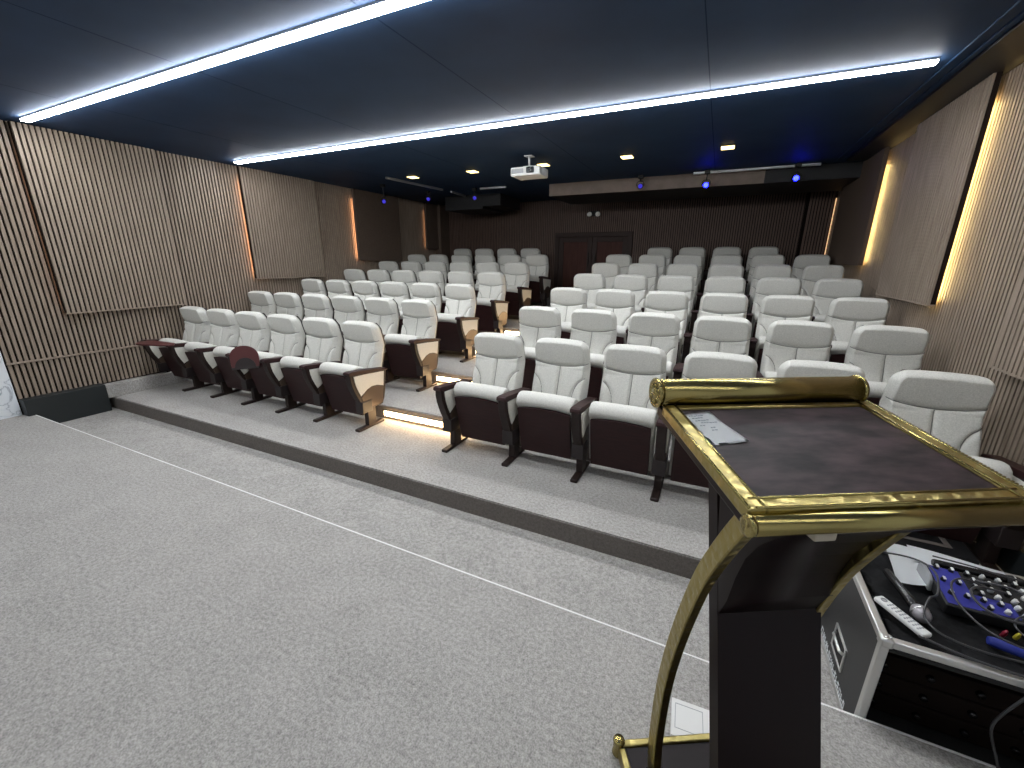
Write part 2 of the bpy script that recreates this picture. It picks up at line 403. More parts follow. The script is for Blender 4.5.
# lighting tracks
def track(p0, p1, label):
    p0, p1 = Vector(p0), Vector(p1)
    b = MB(); d = (p1 - p0); L = d.length; a = math.atan2(d.y, d.x)
    T = Matrix.Translation(p0) @ Matrix.Rotation(a, 4, 'Z')
    b.box(0, L, -.018, .018, -.03, .0, None, bev=.003, T=T)
    tag(b.build('lighting_track', M['steel']), label, 'track', 'lighting tracks under the ceiling')
track((-2.90, 2.45, H), (-2.77, 3.75, H), 'steel track on the ceiling near the leftmost downlight')
track((-2.75, 4.0, H), (-2.80, 4.55, H), 'short steel track on the ceiling before the black duct')
track((1.35, 3.97, H), (2.85, 3.97, H), 'steel track above the bright blue lamps')
track((-2.10, 3.93, H), (-1.60, 3.93, H), 'short steel track crossing the ceiling left of the projector')
def stage_lamp(x, y, z, label, bright, aim=0.0, tilt=0.6):
    r = thing('stage_lamp', label, 'stage lamp', (x, y, H), 0, 'blue stage lamps under the ceiling')
    dz = z - H
    b = MB(); b.box(-.035, .035, -.03, .03, -.045, 0.001, bev=.004); b.tube([(0, 0, -.04), (0, 0, dz + .058)], .010); b.build('mount', M['black'], r)
    b = MB()
    pts = [(-.050, 0, dz), (-.050, 0, dz + .04), (-.036, 0, dz + .062), (.036, 0, dz + .062), (.050, 0, dz + .04), (.050, 0, dz)]
    b.tube(pts, .007, n=6); b.build('yoke', M['black'], r)
    T = Matrix.Translation((0, 0, dz)) @ Matrix.Rotation(aim, 4, 'Z') @ Matrix.Rotation(pi / 2 + tilt * .5, 4, 'X') @ Matrix.Scale(.78, 4)
    b = MB(); b.lathe([(.028, -.09), (.042, -.08), (.050, -.02), (.052, .055), (.046, .058), (.044, .05)], T=T); hd = b.build('lamp_head', M['black'], r)
    b = MB(); b.lathe([(.001, .0505), (.030, .0508), (.040, .051), (.030, .058), (.001, .060)], T=T, n=20) ; b.build('lens', M['blue'] if bright else M['bluedim'], hd)
CAM = (1.857, -3.03)
def aim_to(x, y): return math.atan2(CAM[1] - y, CAM[0] - x) + pi / 2
for x, y, z, l, br in ((-3.42, 2.95, 2.455, 'dim blue stage lamp hanging farthest left, against the brown wall panel', 0), (-3.16, 3.85, 2.585, 'dim blue stage lamp hanging second from the left', 0),
                       (-2.20, 3.90, 2.56, 'dim blue stage lamp just left of the short track near the projector', 0), (0.64, 3.90, 2.575, 'dark blue stage lamp above the double door side of the bulkhead', 0),
                       (1.536, 3.90, 2.535, 'brightest blue stage lamp, in front of the brown bulkhead', 1), (2.60, 3.90, 2.55, 'bright blue stage lamp at the right end of its track', 1)):
    stage_lamp(x, y, z, l, br, aim_to(x, y), 0.35)

# projector
r = thing('projector', 'white projector hanging from the ceiling on a pole', 'projector', (-0.385, 2.12, H))
b = MB()
b.box(-.19, .19, -.13, .16, -.235, -.135, None, bev=.014); b.build('body', M['whiteplastic'], r)
b = MB(); b.box(-.175, -.02, -.135, -.125, -.205, -.155, None, bev=.004); b.build('vent_grille', M['greyplastic'], r)
b = MB(); b.box(.02, .12, -.137, -.125, -.21, -.145, None, bev=.012); ln = b.build('lens_window', M['lens'], r)
b = MB(); b.lathe([(.001, 0), (.024, 0), (.026, .006), (.020, .008), (.001, .004)], T=Matrix.Translation((.07, -.134, -.178)) @ Matrix.Rotation(pi / 2, 4, 'X')); b.build('lens', M['blackgloss'], ln)
b = MB(); b.box(-.05, .05, -.05, .05, -.012, 0.001, bev=.004); b.tube([(0, 0, -.01), (0, 0, -.12)], .013); b.box(-.06, .06, -.05, .05, -.137, -.115, bev=.006); b.build('ceiling_mount', M['whiteplastic'], r)

# emergency light
r = thing('emergency_light', 'twin-headed emergency lamp on the back wall above the double door', 'emergency light', (-0.56, YB + .004, 2.40))
b = MB(); b.box(-.09, .09, -.05, .0, -.03, .07, bev=.01); b.build('box', M['black'], r)
for s in (-1, 1):
    b = MB(); b.lathe([(.02, -.03), (.045, -.02), (.052, .03), (.048, .035)], T=Matrix.Translation((s * .085, -.075, .0)) @ Matrix.Rotation(pi / 2, 4, 'X')); h = b.build('lamp_head', M['black'], r)
    b = MB(); b.lathe([(.048, .0), (.044, .016), (.025, .026), (.001, .028)], T=Matrix.Translation((s * .085, -.109, .0)) @ Matrix.Rotation(pi / 2, 4, 'X')); b.build('lens', M['whitelamp'], h)

# aisle step lights
for k in range(1, 6):
    y = RIS + ROW * (k - 1); z = RISE * (k - 1)
    nm = ['front', 'second', 'third', 'fourth', 'fifth'][k - 1]
    r = thing('step_light', 'glowing warm light strip in the aisle step behind the %s row' % nm, 'step light', (-0.46, y, z), 0, 'aisle step lights')
    b = MB(); b.box(-.50, .50, -.008, .001, .028, .086, bev=.002); b.build('housing', M['greyplastic'], r)
    b = MB(); b.box(-.49, .49, -.016, -.007, .034, .080, bev=.003); b.build('diffuser', M['step'], r)

# ------------------------------------------------------------------ auditorium seat
def yz(z):   # centre line of the backrest's front face
    if z < .72: return -.150 + .105 * (z - .40) / .32
    return -.045 - .050 * (z - .72) / .225
def half_w(z):
    if z < .70: return .223 + .003 * math.sin(max(0, z - .4) / .3 * pi)
    return .223 - .008 * (z - .70) / .25
ZT, ZB = 0.945, 0.385
def seam_d(x, z):
    zs = .735 + .042 * (x / .24) ** 2
    ds = abs(z - zs)
    d = [ds]
    if z < zs: d.append(abs(x))
    ax = abs(x)
    if z < .52: d.append(abs(ax - .125))
    elif z < zs:
        e = math.hypot((ax - .255) / .130, (z - .52) / .150)
        if ax < .262: d.append(abs(e - 1) * .135)
    return min(d), z > zs
def surf(x, z, W):
    e = min(W - abs(x), (ZT - z) * 1.0, (z - ZB))
    hw_ = min(1, max(0, (z - .70) / .06)); ew = .05 - .018 * hw_
    off = .045 * (1 - max(0, 1 - e / ew) ** 2.4) - .045
    dm, head = seam_d(x, z)
    puff = .022 * (1 - math.exp(-dm / .010))
    if head: puff = puff * .6 + .004 * max(0, 1 - ((z - .85) / .11) ** 2)
    k = min(1, max(0, e) / .03)
    bol = .018 * (abs(x) / .25) ** 2 * k if not head else 0.006 * (abs(x) / .25) ** 2 * k
    return yz(z) - (off + puff * k + bol)
def seam_shade_mesh():  # thin tubes along the seams, drawing their shade as a dark line
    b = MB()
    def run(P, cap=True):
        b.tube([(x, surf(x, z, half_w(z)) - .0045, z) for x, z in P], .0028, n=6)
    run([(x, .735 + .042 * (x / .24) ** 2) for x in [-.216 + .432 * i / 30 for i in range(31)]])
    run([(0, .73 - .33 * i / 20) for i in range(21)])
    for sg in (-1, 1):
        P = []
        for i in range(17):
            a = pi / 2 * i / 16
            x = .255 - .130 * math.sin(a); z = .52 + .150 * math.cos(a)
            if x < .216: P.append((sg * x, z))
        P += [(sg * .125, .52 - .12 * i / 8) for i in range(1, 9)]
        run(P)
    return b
def backrest_mesh():
    b = MB(); nu, nv = 76, 100
    grid = []
    R = .072
    zs_ = []
    for j in range(nv + 1):
        t = j / nv
        zs_.append(ZB + (ZT - ZB) * (1 - (1 - t) ** 1.25))
    for z in zs_:
        W = half_w(z)
        if z > ZT - R: W = W - R + math.sqrt(max(0, R * R - (z - (ZT - R)) ** 2))
        if z < ZB + .03: W = W - .03 + math.sqrt(max(0, .03 ** 2 - (ZB + .03 - z) ** 2))
        row = []
        for i in range(nu + 1):
            u = -1 + 2 * i / nu; u = math.sin(u * pi / 2 * .92) / math.sin(pi / 2 * .92)
            x = u * W
            row.append(b.bm.verts.new((x, surf(x, z, W), z - .013 * (x / .22) ** 2 * max(0, (z - .78) / .165))))
        grid.append(row)
    for j in range(nv):
        for i in range(nu): b.face([grid[j][i], grid[j][i + 1], grid[j + 1][i + 1], grid[j + 1][i]], None, True)
    loop = grid[0] + [grid[j][nu] for j in range(1, nv)] + grid[nv][::-1] + [grid[j][0] for j in range(nv - 1, 0, -1)]
    back = [b.bm.verts.new((v.co.x * .985, yz(v.co.z) + .075 + .0, ZB + (v.co.z - ZB) * .995)) for v in loop]
    n = len(loop)
    for i in range(n): b.face([loop[i], back[i], back[(i + 1) % n], loop[(i + 1) % n]], None, True)
    b.face(back)
    return b
def shell_mesh():
    b = MB(); rows = []
    for t in range(13):
        z = .30 + (.93 - .30) * t / 12
        w = half_w(max(z, .4)) * .97 if z > .4 else .235
        if z > .88: w -= .05 * ((z - .88) / .055) ** 2
        y = yz(max(z, .33)) + .075
        th = .030
        rows.append([b.bm.verts.new(p) for p in ((-w, y, z), (w, y, z), (w * .96, y + th, z), (-w * .96, y + th, z))])
    for A, B in zip(rows, rows[1:]):
        for k in range(4): b.face([A[k], A[(k + 1) % 4], B[(k + 1) % 4], B[k]])
    b.face(rows[0]); b.face(rows[-1])
    return b
def cushion_mesh():
    """tipped-up seat cushion: upholstered pad, rounded at the top edge"""
    b = MB()
    prof = [(-.372, .478), (-.400, .500), (-.402, .530), (-.385, .560), (-.350, .577), (-.305, .575), (-.262, .555), (-.238, .515), (-.225, .40), (-.205, .25), (-.195, .14), (-.225, .115), (-.285, .115)]
    n = 16; rings = []
    for i in range(n + 1):
        u = -1 + 2 * i / n; x = .217 * math.sin(u * pi / 2)
        k = 1 - .10 * abs(u) ** 6
        c = (-.30, .36)
        rings.append([b.bm.verts.new((x, c[0] + (p[0] - c[0]) * k, c[1] + (p[1] - c[1]) * (1 - .045 * abs(u) ** 5) + (.006 * (1 - u * u) if p[1] > .45 else 0))) for p in prof])
    m = len(prof)
    for A, B in zip(rings, rings[1:]):
        for k in range(m): b.face([A[k], A[(k + 1) % m], B[(k + 1) % m], B[k]], None, True)
    b.face(rings[0]); b.face(rings[-1][::-1])
    return b
def seat_panel_mesh():
    b = MB(); n = 10; F = []; Bk = []
    for i in range(n + 1):
        x = -.200 + .400 * i / n; u = x / .200
        zt = .472 + .016 * (1 - u * u); zb = .100
        F.append([b.bm.verts.new((x, -.414 + .006 * u * u, zt)), b.bm.verts.new((x, -.369, .30)), b.bm.verts.new((x, -.318, zb))])
        Bk.append([b.bm.verts.new((x, -.372, zt - .004)), b.bm.verts.new((x, -.330, .30)), b.bm.verts.new((x, -.285, zb + .004))])
    for i in range(n):
        for k in range(2):
            b.face([F[i][k], F[i][k + 1], F[i + 1][k + 1], F[i + 1][k]], None, False); b.face([Bk[i][k], Bk[i + 1][k], Bk[i + 1][k + 1], Bk[i][k + 1]])
        b.face([F[i][0], F[i + 1][0], Bk[i + 1][0], Bk[i][0]]); b.face([F[i][2], Bk[i][2], Bk[i + 1][2], F[i + 1][2]])
    for i in (0, n):
        for k in range(2): b.face([F[i][k], Bk[i][k], Bk[i][k + 1], F[i][k + 1]])
    return b
# standard (side frame) profile in (y, z)
def side_poly():
    front = [(-.515, .548), (-.512, .50), (-.500, .445), (-.478, .385), (-.450, .325), (-.418, .270), (-.395, .225), (-.385, .185)]
    rear = [(-.150, .185), (-.120, .24), (-.105, .32), (-.070, .506), (-.30, .530)]
    return front + rear
def inset_poly():
    return [(-.478, .531), (-.474, .49), (-.462, .44), (-.440, .385), (-.415, .335), (-.385, .352), (-.34, .382), (-.28, .398), (-.21, .392), (-.150, .372), (-.128, .36), (-.106, .498), (-.30, .518)]
seat0 = thing('auditorium_seat', 'seat', 'seat', (0, 0, 0))
BK = backrest_mesh().build('backrest', M['fabric'], seat0)
seam_shade_mesh().build('seam_shade', M['shadeline'], BK)
shell_mesh().build('back_shell', M['shell'], seat0)
cushion_mesh().build('seat_cushion', M['fabric'], seat0)
seat_panel_mesh().build('seat_panel', M['wood'], seat0)
b = MB(); b.prism(side_poly(), 0, -.030, .030, M['bronze'], bev=.006)
b.box(-.043, .043, -.420, -.300, .165, .275, M['shell'], bev=.004)
SIDE = b.build('side_frame', None, seat0)
b = MB(); b.prism(inset_poly(), 0, -.036, .036, None, bev=.003)
INS = b.build('fabric_inset', M['inset'], SIDE)
b = MB()
arch = [(-.412, .318), (-.38, .345), (-.335, .374), (-.28, .390), (-.21, .384), (-.155, .364), (-.130, .352), (-.150, .20), (-.375, .20)]
b.prism(arch, 0, -.0345, .0345, None, bev=.002); b.build('end_cover', M['arch'], SIDE)
b = MB()
arm = [(-.528, .545), (-.535, .558), (-.528, .574), (-.50, .578), (-.30, .556), (-.075, .524), (-.055, .512), (-.06, .500), (-.30, .526)]
b.prism(arm, 0, -.036, .036, None, smooth=False, bev=.005); ARM = b.build('armrest', M['wood'], seat0)
b = MB(); b.box(-.024, .024, -.345, -.245, .02, .20, bev=.004); LEGP = b.box(-.027, .027, -.475, -.140, 0.0, .026, bev=.008); LEG = b.build('leg', M['bronze'], seat0)
for o in (SIDE, ARM, LEG): o.location.x = -PITCH / 2
def right_side(root, only_name=None):
    for o in list(root.children):
        if o.name.split('.')[0] in ('side_frame', 'armrest', 'leg'):
            c = copy_tree(o, root); c.location.x = PITCH / 2
ORD = ['front', 'second', 'third', 'fourth', 'fifth', 'sixth', 'rear']
ORN = ['aisle', 'second', 'third', 'fourth', 'fifth']
def seat_label(blk, r, c, nmax):
    w = 'left' if blk == 0 else 'right'
    i = (5 - c) if blk == 0 else c
    if r == 6:
        i = (5 - c) if blk == 0 else c - 2
        where = ['nearest the door', 'second from the door', 'third from the door', 'farthest from the door'][i]
        return 'cream tip-up seat %s in the rear row, %s block' % (where, w)
    if i == 0: where = 'on the aisle'
    elif i == 5: where = 'beside the %s wall' % w
    else: where = ['second', 'third', 'fourth', 'second-last'][i - 1] + ' from the aisle' if i < 4 else 'one in from the %s wall' % w
    return 'cream tip-up seat %s in the %s row, %s block' % (where, ORD[r], w)
SEATS = {}
first = True
for r in range(7):
    for blk in (0, 1):
        cols = range(6) if r < 6 else range(2, 6)
        for c in cols:
            x = (XLB + PITCH * (c - 5)) if blk == 0 else (XRB + PITCH * c)
            if r == 6: x += -.517 if blk == 0 else -.554
            o = seat0 if first else copy_tree(seat0); first = False
            o.location = (x, ROW * r + .022, RISE * r)
            tag(o, seat_label(blk, r, c, 6), 'seat', 'cream auditorium seats')
            SEATS[(blk, r, c)] = o
for (blk, r, c), o in SEATS.items():
    if c == 5: right_side(o)
# writing tablets on two seats of the front row
def tablet_outline(n=14):
    P = [(-.125, 0), (.125, 0), (.135, .03), (.135, .13)]
    for k in range(n + 1):
        a = pi * k / n; P.append((.135 * math.cos(a) * (1), .13 + .115 * math.sin(a)))
    P += [(-.135, .13), (-.135, .03)]
    return P
o = SEATS[(0, 0, 3)]   # upright tablet standing on the armrest left of this seat
b = MB()
T = Matrix.Translation((-.035, -.508, .452)) @ Matrix.Rotation(math.radians(48), 4, 'Z') @ Matrix.Rotation(-.08, 4, 'X') @ Matrix.Scale(.93, 4)
b.prism(tablet_outline(), 1, -.009, .009, None, T=T, bev=.003); tb = b.build('writing_tablet', M['tablet'], o); tb['label'] = 'maroon writing tablet standing upright'
b = MB()
half = [(-.10, .01)] + [(-.10 * math.cos(pi * k / 10), .01 + .105 * math.sin(pi * k / 10)) for k in range(11)]
b.prism(half[1:], 1, -.014, .014, None, T=T, bev=.002); b.box(-.13, .13, -.016, .016, -.01, .012, None, T=T, bev=.003); b.build('tablet_bracket', M['shell'], tb)
o['label'] = 'cream front row seat, left block, beside the upright maroon writing tablet'
o = SEATS[(0, 0, 0)]
b = MB()
b.prism([(-.08, -.56), (-.04, -.665), (.04, -.715), (.14, -.71), (.36, -.635), (.43, -.59), (.44, -.54), (.38, -.50), (.22, -.51), (-.02, -.52)], 2, .582, .598, None, bev=.003)
tb = b.build('writing_tablet', M['tablet'], o); tb['label'] = 'maroon writing tablet folded flat'
b = MB(); b.tube([(-.27, -.50, .578), (-.20, -.57, .572), (.06, -.62, .572)], .009); b.build('tablet_arm', M['shell'], tb)
o['label'] = 'cream front row seat beside the left wall with a maroon tablet folded out'

# ------------------------------------------------------------------ lectern
K = .88
LX, LY, LR = 1.857 + K * .2607, -3.03 + K * 1.122, 0.5187
KM = Matrix.Translation((0, 0, 1.521 * (1 - K))) @ Matrix.Scale(K, 4)
lec = thing('lectern', 'dark lacquered lectern with brass trim standing on the stage at right', 'lectern', (LX, LY, 0), LR)
TILT = .1589; CZ = 1.1086
TT = Matrix.Translation((0, 0, CZ)) @ Matrix.Rotation(TILT, 4, 'X')      # local plane of the reading top
HW, HD = .26, .1746
b = MB(); b.box(-HW - .008, HW + .008, -HD - .008, HD + .008, -.012, 0.0, None, T=TT); b.build('leather_top', M['leather'], lec)
b = MB(); b.box(-HW - .034, HW + .034, -HD - .03, HD + .05, -.040, -.010, None, T=TT, bev=.004); b.build('top_board', M['leccol'], lec)
b = MB()
fw = .036
for q in ((-HW - fw, -HW, -HD - .035, HD + .02), (HW, HW + fw, -HD - .035, HD + .02)):
    b.box(q[0], q[1], q[2], q[3], -.022, .006, None, T=TT, bev=.004)
b.box(-HW - .001, HW + .001, -HD - .035, -HD, -.021, .006, None, T=TT, bev=.004)
b.box(-HW - .001, HW + .001, HD, HD + .02, -.021, .006, None, T=TT, bev=.004)
b.build('brass_border', M['brasseng'], lec)
b = MB()   # fine raised beads along the border
for q in (-HW - fw + .003, -HW - .003, HW + .003, HW + fw - .003): b.tube([TT @ Vector((q, -HD - .03, .006)), TT @ Vector((q, HD + .02, .006))], .0032, n=8)
for q in (-HD - .004, -HD - .030): b.tube([TT @ Vector((-HW - .02, q, .006)), TT @ Vector((HW + .02, q, .006))], .0032, n=8)
n = 46
for i in range(n):  # ribbed outer edge on the right side
    y = -HD + (2 * HD) * i / n
    b.box(HW + fw - .001, HW + fw + .006, y, y + .004, -.012, .008, None, T=TT)
b.build('brass_beading', M['brass'], lec)
# roll at the far edge with embossed ends
ry, rz, rr = HD + .058, .024, .038
cen = TT @ Vector((0, ry, rz))
b = MB(); b.tube([cen + Vector((-.300, 0, 0)), cen + Vector((.282, 0, 0))], rr, n=40); b.build('brass_roll', M['brass'], lec)
for s in (-1, 1):
    b = MB(); T = Matrix.Translation(cen + Vector((-.300 if s < 0 else .282, 0, 0))) @ Matrix.Rotation(s * pi / 2, 4, 'Y')
    b.lathe([(rr + .002, -.004), (rr + .004, .002), (rr + .003, .007), (rr - .006, .008), (rr - .010, .004), (.020, .004), (.017, .009), (.008, .010), (.001, .011)], T=T, n=40)
    for k in range(6):
        a = k * pi / 3; b.lathe([(.001, .003), (.008, .003), (.007, .008), (.001, .010)], T=T @ Matrix.Translation((.0235 * math.cos(a), .0235 * math.sin(a), 0)), n=10)
    b.build('roll_end_cap', M['brasscap'], lec)
# lip at the near edge
lc = TT @ Vector((0, -HD - .047, -.020))
b = MB(); b.tube([lc + Vector((-.298, 0, 0)), lc + Vector((.298, 0, 0))], .020, n=32); b.build('brass_lip', M['brass'], lec)
for s in (-1, 1):
    b = MB(); T = Matrix.Translation(lc + Vector((s * .298, 0, 0))) @ Matrix.Rotation(s * pi / 2, 4, 'Y')
    b.lathe([(.022, -.004), (.022, .003), (.016, .005), (.008, .003), (.001, .006)], T=T, n=28); b.build('lip_end_cap', M['brasscap'], lec)
# column: leaning slab with a curved overhang towards the reader
def cn(z): return -.135 + .275 * z
b = MB()
rows = []
for z in (-.165, .58, .94, 1.075):
    y = cn(z)
    rows.append([b.bm.verts.new(p) for p in ((-.15, y, z), (.15, y, z), (.15, y + .045, z), (.10, y + .13, z), (-.10, y + .13, z), (-.15, y + .045, z))])
for A, B in zip(rows, rows[1:]):
    for k in range(6): b.face([A[k], A[(k + 1) % 6], B[(k + 1) % 6], B[k]])
b.face(rows[0]); b.face(rows[-1])
b.build('column', M['leccol'], lec)
b = MB()
cur = [(cn(.595) - .001, .595), (-.002 + .006, .66), (-.012, .75), (-.033, .824), (-.066, .885), (-.108, .937), (-.165, .990), (-.205, 1.022), (-.205, 1.040), (.10, 1.085), (.13, 1.06), (cn(.595) + .02, .595)]
b.prism(cur, 0, -.149, .149, None, smooth=True); b.build('overhang_bracket', M['leccol'], lec)
for f in bpy.data.objects['overhang_bracket'].data.polygons:
    if abs(f.normal.x) > .5: f.use_smooth = False
b = MB(); b.box(-.150, -.105, -.205, -.175, 1.002, 1.020, None, bev=.003); b.build('latch', mat('beige latch', (0.5, 0.44, 0.34), .5), lec)
# curved brass arms
def arc_pts():
    key = [(.120, -.165), (.138, -.06), (.143, .037), (.142, .15), (.133, .28), (.112, .416), (.078, .57), (.029, .742), (-.025, .87), (-.082, .983), (-.125, 1.05)]
    out = []
    for i in range(len(key) - 1):
        p0 = key[max(i - 1, 0)]; p1 = key[i]; p2 = key[i + 1]; p3 = key[min(i + 2, len(key) - 1)]
        for k in range(5):
            t = k / 5
            out.append(tuple(.5 * (2 * p1[j] + (p2[j] - p0[j]) * t + (2 * p0[j] - 5 * p1[j] + 4 * p2[j] - p3[j]) * t * t + (-p0[j] + 3 * p1[j] - 3 * p2[j] + p3[j]) * t ** 3) for j in (0, 1)))
    out.append(key[-1]); return out
for s in (-1, 1):
    b = MB(); P = arc_pts(); rows = []
    for i, (y, z) in enumerate(P):
        q0, q1 = P[max(i - 1, 0)], P[min(i + 1, len(P) - 1)]
        ty, tz = q1[0] - q0[0], q1[1] - q0[1]; L = math.hypot(ty, tz); ny, nz = tz / L, -ty / L
        w = .0145; th = .048
        x0 = -.222 if s < 0 else .150
        # far face is the fitted line, section extends to the near side
        rows.append([b.bm.verts.new((x0 + dx, y - ny * dd, z - nz * dd)) for dx, dd in ((-w, .003), (-w + .003, 0), (w - .003, 0), (w, .003), (w, th - .003), (w - .003, th), (-w + .003, th), (-w, th - .003))])
    for A, B in zip(rows, rows[1:]):
        for k in range(8): b.face([A[k], A[(k + 1) % 8], B[(k + 1) % 8], B[k]])
    b.face(rows[0]); b.face(rows[-1])
    b.build('brass_arm', M['brasseng'], lec)

for o in list(lec.children): o.data.transform(KM)
# base plate with brass edge and corner posts
b = MB(); b.box(-.262, .262, -.44, .175, 0.006, .040, None, bev=.003); b.build('base_plate', M['leccol'], lec)
b = MB()
for q in ((-.278, .278, .166, .188), (-.278, .278, -.454, -.432), (-.278, -.256, -.432, .166), (.256, .278, -.432, .166)): b.box(q[0], q[1], q[2], q[3], 0.004, .048, None, bev=.005)
b.build('base_border', M['brasseng'], lec)
for sx in (-1, 1):
    for y in (.180, -.446):
        b = MB(); b.lathe([(.018, 0), (.019, .004), (.017, .010), (.017, .050), (.019, .055), (.016, .062), (.001, .064)], T=Matrix.Translation((sx * .272, y, 0)), n=20); b.build('corner_post', M['brass'], lec)

LM = Matrix.Translation((LX, LY, 0)) @ Matrix.Rotation(LR, 4, 'Z') @ KM @ TT
# note sheet on the reading top
r = thing('note_sheet', 'white sheet of handwritten notes lying on the lectern top', 'paper', (0, 0, 0)); r.matrix_world = LM
b = MB(); A = [(-.259, .150), (-.184, .157), (-.160, .014), (-.251, .006)]
nx, ny = 8, 10; g = []
for j in range(ny + 1):
    row = []
    for i in range(nx + 1):
        u, v = i / nx, j / ny
        x = (A[0][0] * (1 - u) + A[1][0] * u) * (1 - v) + (A[3][0] * (1 - u) + A[2][0] * u) * v
        y = (A[0][1] * (1 - u) + A[1][1] * u) * (1 - v) + (A[3][1] * (1 - u) + A[2][1] * u) * v
        z = .0015 + .004 * max(0, u - .5) * 2 * max(0, v - .4) / .6 + .003 * max(0, .3 - v) / .3 * u
        row.append(b.bm.verts.new((x, y, z)))
    g.append(row)
for j in range(ny):
    for i in range(nx): b.face([g[j][i], g[j][i + 1], g[j + 1][i + 1], g[j + 1][i]], None, True)
bmesh.ops.solidify(b.bm, geom=b.bm.faces[:], thickness=.0006)
b.build('sheet', M['paper'], r)
b = MB(); random.seed(3)
for j, (u0, u1) in enumerate(((.12, .62), (.15, .55), (.17, .58), (.30, .85), (.16, .30), (.45, .62), (.4, .60))):
    v = .10 + j * .085
    u = u0
    while u < u1:
        l = random.uniform(.04, .09)
        x = -.259 + u * .075 + v * .012; y = .150 - v * .14 + random.uniform(-.001, .001) + u * .006
        b.box(x, x + l * .075, y, y + .0022, .0026, .0034, None)
        u += l + .03
b.build('handwriting', M['ink'], r)

# ------------------------------------------------------------------ floor plate beside the lectern
r = thing('floor_plate', 'white floor plate with a lid lying on the stage carpet behind the lectern', 'floor plate', (1.956, -1.822, 0.0), 0.06)
b = MB(); b.box(-.052, .075, -.068, .066, .0005, .006, None, bev=.002); b.build('plate', M['whiteplastic'], r)
b = MB()
for q in ((-.04, .05, .047, .049), (-.04, .05, -.040, -.038), (-.04, -.038, -.040, .049), (.048, .05, -.040, .049)): b.box(*q, .0055, .0066)
for q in ((-.002, .026, -.066, -.064), (-.003, -.001, -.066, -.050), (.025, .027, -.066, -.050)): b.box(*q, .0055, .0066)
b.build('lid_outline', M['greyplastic'], r)

# ------------------------------------------------------------------ flight case with sound gear
CX0, CX1, CY0, CY1, CZ0, CZ1 = 2.495, 3.26, -1.535, -0.935, PIT_Z, 0.335
fc = thing('flight_case', 'black flight case with aluminium edges standing below the stage edge', 'flight case', (CX0, CY0, CZ0))
w, dp, h = CX1 - CX0, CY1 - CY0, CZ1 - CZ0
b = MB()
t = .012
b.box(0, t, 0, dp, 0, h, M['lam']); b.box(w - t, w, 0, dp, 0, h, M['lam']); b.box(t, w - t, dp - t, dp, 0, h, M['lam']); b.box(t, w - t, 0, dp - t, 0, t, M['lam'])
b.box(t, w - t, .012, dp - t, h - .05, h - .038, M['black'])
b.build('case_body', None, fc)
b = MB(); e = .026
for x in (-.003, w - e + .003):
    for y in (-.003, dp - e + .003): b.box(x, x + e, y, y + e, -.0, h, None, bev=.004)
for z in (-.0, h - e + .003):
    for y in (-.003, dp - e + .003): b.box(0, w, y, y + e, z, z + e, None, bev=.004)
    for x in (-.003, w - e + .003): b.box(x, x + e, 0, dp, z, z + e, None, bev=.004)
b.build('aluminium_edging', M['trimmetal'], fc)
for x in (0, w):
    for y in (0, dp):
        b = MB(); sx = -1 if x == 0 else 1; sy = -1 if y == 0 else 1
        b.box(*sorted((x + sx * .006, x - sx * .032)), *sorted((y + sy * .006, y - sy * .032)), h - .028, h + .006, None, bev=.008)
        for q in ((.012, .012), (.024, .012)): b.lathe([(.004, 0), (.003, .002), (.001, .0025)], T=Matrix.Translation((x - sx * q[0], y - sy * q[1], h + .006)), n=8)
        b.build('corner_cap', M['trimmetal'], fc)
b = MB()   # rack gear behind the open front
for k in range(4):
    z = .03 + k * .09
    b.box(.03, w - .03, .16, .45, z, z + .078, M['felt'], bev=.003)
    for q in range(5): b.lathe([(.012, 0), (.011, .014), (.001, .015)], M['blackgloss'], n=12, T=Matrix.Translation((.09 + q * .13, .16, z + .04)) @ Matrix.Rotation(pi / 2, 4, 'X'))
b.build('rack_units', None, fc)
# recessed handle on the left side
b = MB()
yc, zc = .28, .155
for q in ((yc - .075, yc + .075, zc + .046, zc + .056), (yc - .075, yc + .075, zc - .056, zc - .046), (yc - .075, yc - .063, zc - .046, zc + .046), (yc + .063, yc + .075, zc - .046, zc + .046)):
    b.box(-.006, .002, q[0], q[1], q[2], q[3], None, bev=.002)
b.tube([(-.004, yc - .06, zc + .02), (-.014, yc - .045, zc + .02), (-.014, yc + .045, zc + .02), (-.004, yc + .06, zc + .02)], .006, n=8)
hd = b.build('side_handle', M['trimmetal'], fc)
b = MB(); b.box(-.0025, .001, yc - .063, yc + .063, zc - .046, zc + .046); b.build('handle_dish', M['black'], hd)
# worn white stencilled lettering running along the lower left side: strokes only, too small to read
b = MB(); random.seed(11)
y = .50
b.box(-.0016, .0, .475, .50, .020, .024); b.box(-.0016, .0, .475, .50, .052, .056); b.box(-.0016, .0, .475, .479, .020, .056); b.box(-.0016, .0, .496, .50, .020, .056)
y = .462
while y > .10:
    wd = random.uniform(.014, .022)
    k = random.randint(0, 3)
    b.box(-.0016, 0, y - .005, y, .020, .056)
    if k in (0, 2): b.box(-.0016, 0, y - wd, y, .050, .056)
    if k in (1, 2): b.box(-.0016, 0, y - wd, y, .020, .026)
    if k in (0, 1, 3): b.box(-.0016, 0, y - wd, y, .035, .040)
    if k in (2, 3): b.box(-.0016, 0, y - wd, y - wd + .005, .020, .056)
    y -= wd + .008
b.build('stencil_lettering', M['paper'], fc)

ZC = CZ1 - .048     # recessed deck of the case
